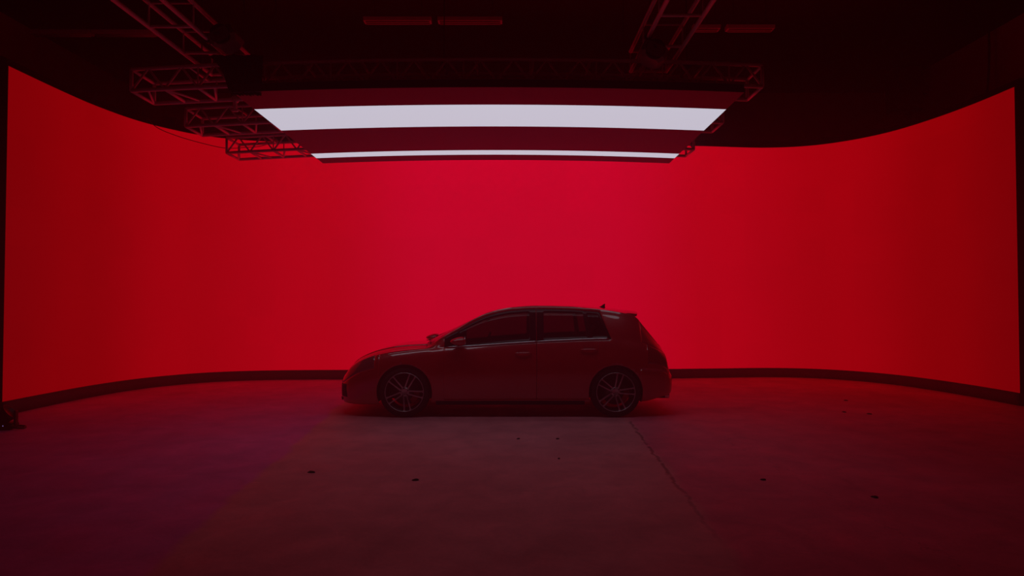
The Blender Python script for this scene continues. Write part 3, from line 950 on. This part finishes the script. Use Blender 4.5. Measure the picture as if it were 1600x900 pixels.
def clamp(loc, label):
    root = MB(); root.tube([(0, -.028, 0), (0, .028, 0)], .034, 14); root.obox(T(0, 0, -.06), .035, .045, .08, ch=.008); root.obox(T(.0, 0, -.115), .07, .03, .03, ch=.006)
    o = root.build('truss_clamp', truss_metal, loc=loc); tag(o, label, 'clamp')
clamp((-2.94, 6.95, sag(ZT, -2.94)), 'small metal clamp on the nearest cross truss beside the canopy corner')

def hanging_box(loc, sx, sy, sz, name, label, cat):
    root = empty(name, loc, label, cat)
    m = MB(); m.obox(T(0, 0, 0), sx, sy, sz, ch=.02); m.build('cabinet', black_matte, root)
    m = MB()
    m.box(-sx*.42, sx*.42, -sy/2-.012, -sy/2+.004, -sz*.42, sz*.42); m.build('front_grille', black_plastic, root)
    m = MB()
    if loc[0] > 0: m.box(sx/2-.01, RX1-loc[0]-.002, -.05, .05, -.05, .05)
    else: m.box(-.05, .05, sy/2-.01, RY1-loc[1]-.002, -.05, .05)
    m.build('bracket', black_plastic, root)
hanging_box((9.10, 15.2, 6.36), .60, .5, 1.0, 'loudspeaker', 'black box-shaped loudspeaker mounted high above the right of the screen', 'loudspeaker')
hanging_box((-8.6, 16.6, 5.85), .34, .3, .52, 'loudspeaker', 'small black loudspeaker on the back wall above the left of the screen', 'loudspeaker')

# cables
m = MB(); m.tube(catmull([(9.50, 13.0, RZ-.002), (9.49, 13.0, 6.2), (9.44, 13.0, 5.5), (9.40, 13.0, 4.8), (9.4, 13.0, .022)], 6), .022, 6)
tag(m.build('hanging_cable', black_plastic), 'black cable hanging from the ceiling above the right end of the screen', 'cable')
m = MB()
pts = [(-6.10, 10.95, 4.56), (-6.0, 11.05, 4.40), (-5.75, 11.25, 4.30), (-5.45, 11.55, 4.245), (-5.15, 11.80, 4.22), (-4.85, 11.95, 4.27), (-4.60, 12.05, 4.32), (-4.35, 12.30, 4.50), (-4.35, 12.44, 4.60)]
m.tube(catmull(pts, 6), .006, 6)
tag(m.build('drooping_cable', black_plastic), 'thin dark cable drooping across the upper left of the red screen', 'cable')

# black floor light at the far left edge of the picture
def floor_light():
    root = empty('floor_light', (-5.76, 7.50, 0), 'black floor-standing light lying on the concrete at the left end of the screen', 'stage light', rz=.25)
    root.scale = (.72, .72, .72)
    m = MB(); m.obox(T(0, 0, .05), .34, .26, .10, ch=.02); m.build('base', black_plastic, root)
    m = MB(); m.obox(T(-.17, 0, .17), .03, .10, .24, ch=.01); m.obox(T(.17, 0, .17), .03, .10, .24, ch=.01); m.build('yoke', black_plastic, root)
    m = MB(); m.lathe([(0, -.14), (.09, -.14), (.115, -.08), (.12, .06), (.135, .12), (.125, .12), (.105, .07), (0, .07)], 28, T(0, 0, .20) @ R(math.radians(52), 'Y')); m.build('lamp_head', black_plastic, root)
    m = MB(); m.lathe([(0, .085), (.104, .075)], 28, T(0, 0, .20) @ R(math.radians(52), 'Y')); m.build('lens', mat('red_gel', (.25, .01, .01), .2), root)
    m = MB(); m.lathe([(0, .004), (.006, .003), (.007, 0)], 12, T(.05, -.131, .07) @ R(PI/2, 'X')); m.build('indicator_lamp', emit_mat('indicator_violet', (.25, .16, .5)), root)
    m = MB(); m.tube(catmull([(.12, -.10, .05), (.22, -.12, .03), (.30, -.05, .016), (.26, .10, .016), (.10, .20, .016), (-.15, .22, .016), (-.5, .1, .016)], 6), .014, 8); m.build('power_cable', black_plastic, root)
floor_light()

# small bits of dirt lying on the concrete
def at(px, py):
    """floor point seen at a pixel of the photograph"""
    th = math.radians(1.39); dx, dy = (px-800)/1030, (450-py)/1030
    f = math.cos(th)-dy*math.sin(th); u = math.sin(th)+dy*math.cos(th)
    t = -CAM_H/u
    return dx*t, f*t
chip_mat = mat('dirt_chip', (.02, .016, .015), .9)
for k, (px, py, s_, desc) in enumerate([(650, 750, .034, 'left of centre in the near foreground'), (487, 738, .040, 'on the paler strip of concrete at left'),
        (810, 686, .020, 'in front of the car, midway between its wheels'), (871, 686, .022, 'in front of the car, toward its rear wheel'),
        (873, 717, .016, 'smallest one, between the car and the crack'), (1193, 750, .030, 'to the right of the long crack'), (1367, 777, .032, 'farthest right in the foreground'),
        (1319, 644, .034, 'near the right part of the plinth'), (1358, 647, .034, 'nearest the right end of the plinth'), (1322, 626, .036, 'close under the right part of the plinth')]):
    x, y = at(px, py); m = MB(); n = 9; rnd = random.Random(k+3)
    top = []; bot = []
    for i in range(n):
        a = 2*PI*i/n; r_ = s_*(.6+.5*rnd.random())
        bot.append((r_*math.cos(a), r_*.62*math.sin(a)*1.6, 0)); top.append((r_*.7*math.cos(a), r_*.42*math.sin(a)*1.6, .005+.006*rnd.random()))
    vs = bot+top+[(0, 0, .012)]
    fs = [tuple(reversed(range(n)))] + [(i, (i+1) % n, n+(i+1) % n, n+i) for i in range(n)] + [(n+i, n+(i+1) % n, 2*n) for i in range(n)]
    m.add(vs, fs); o = m.build('dirt_chip', chip_mat, loc=(x, y, 0)); o.rotation_euler = (0, 0, rnd.random()*.6-.3)
    tag(o, 'small dark dirt chip on concrete, ' + desc, 'debris', 'dirt chips on the floor')
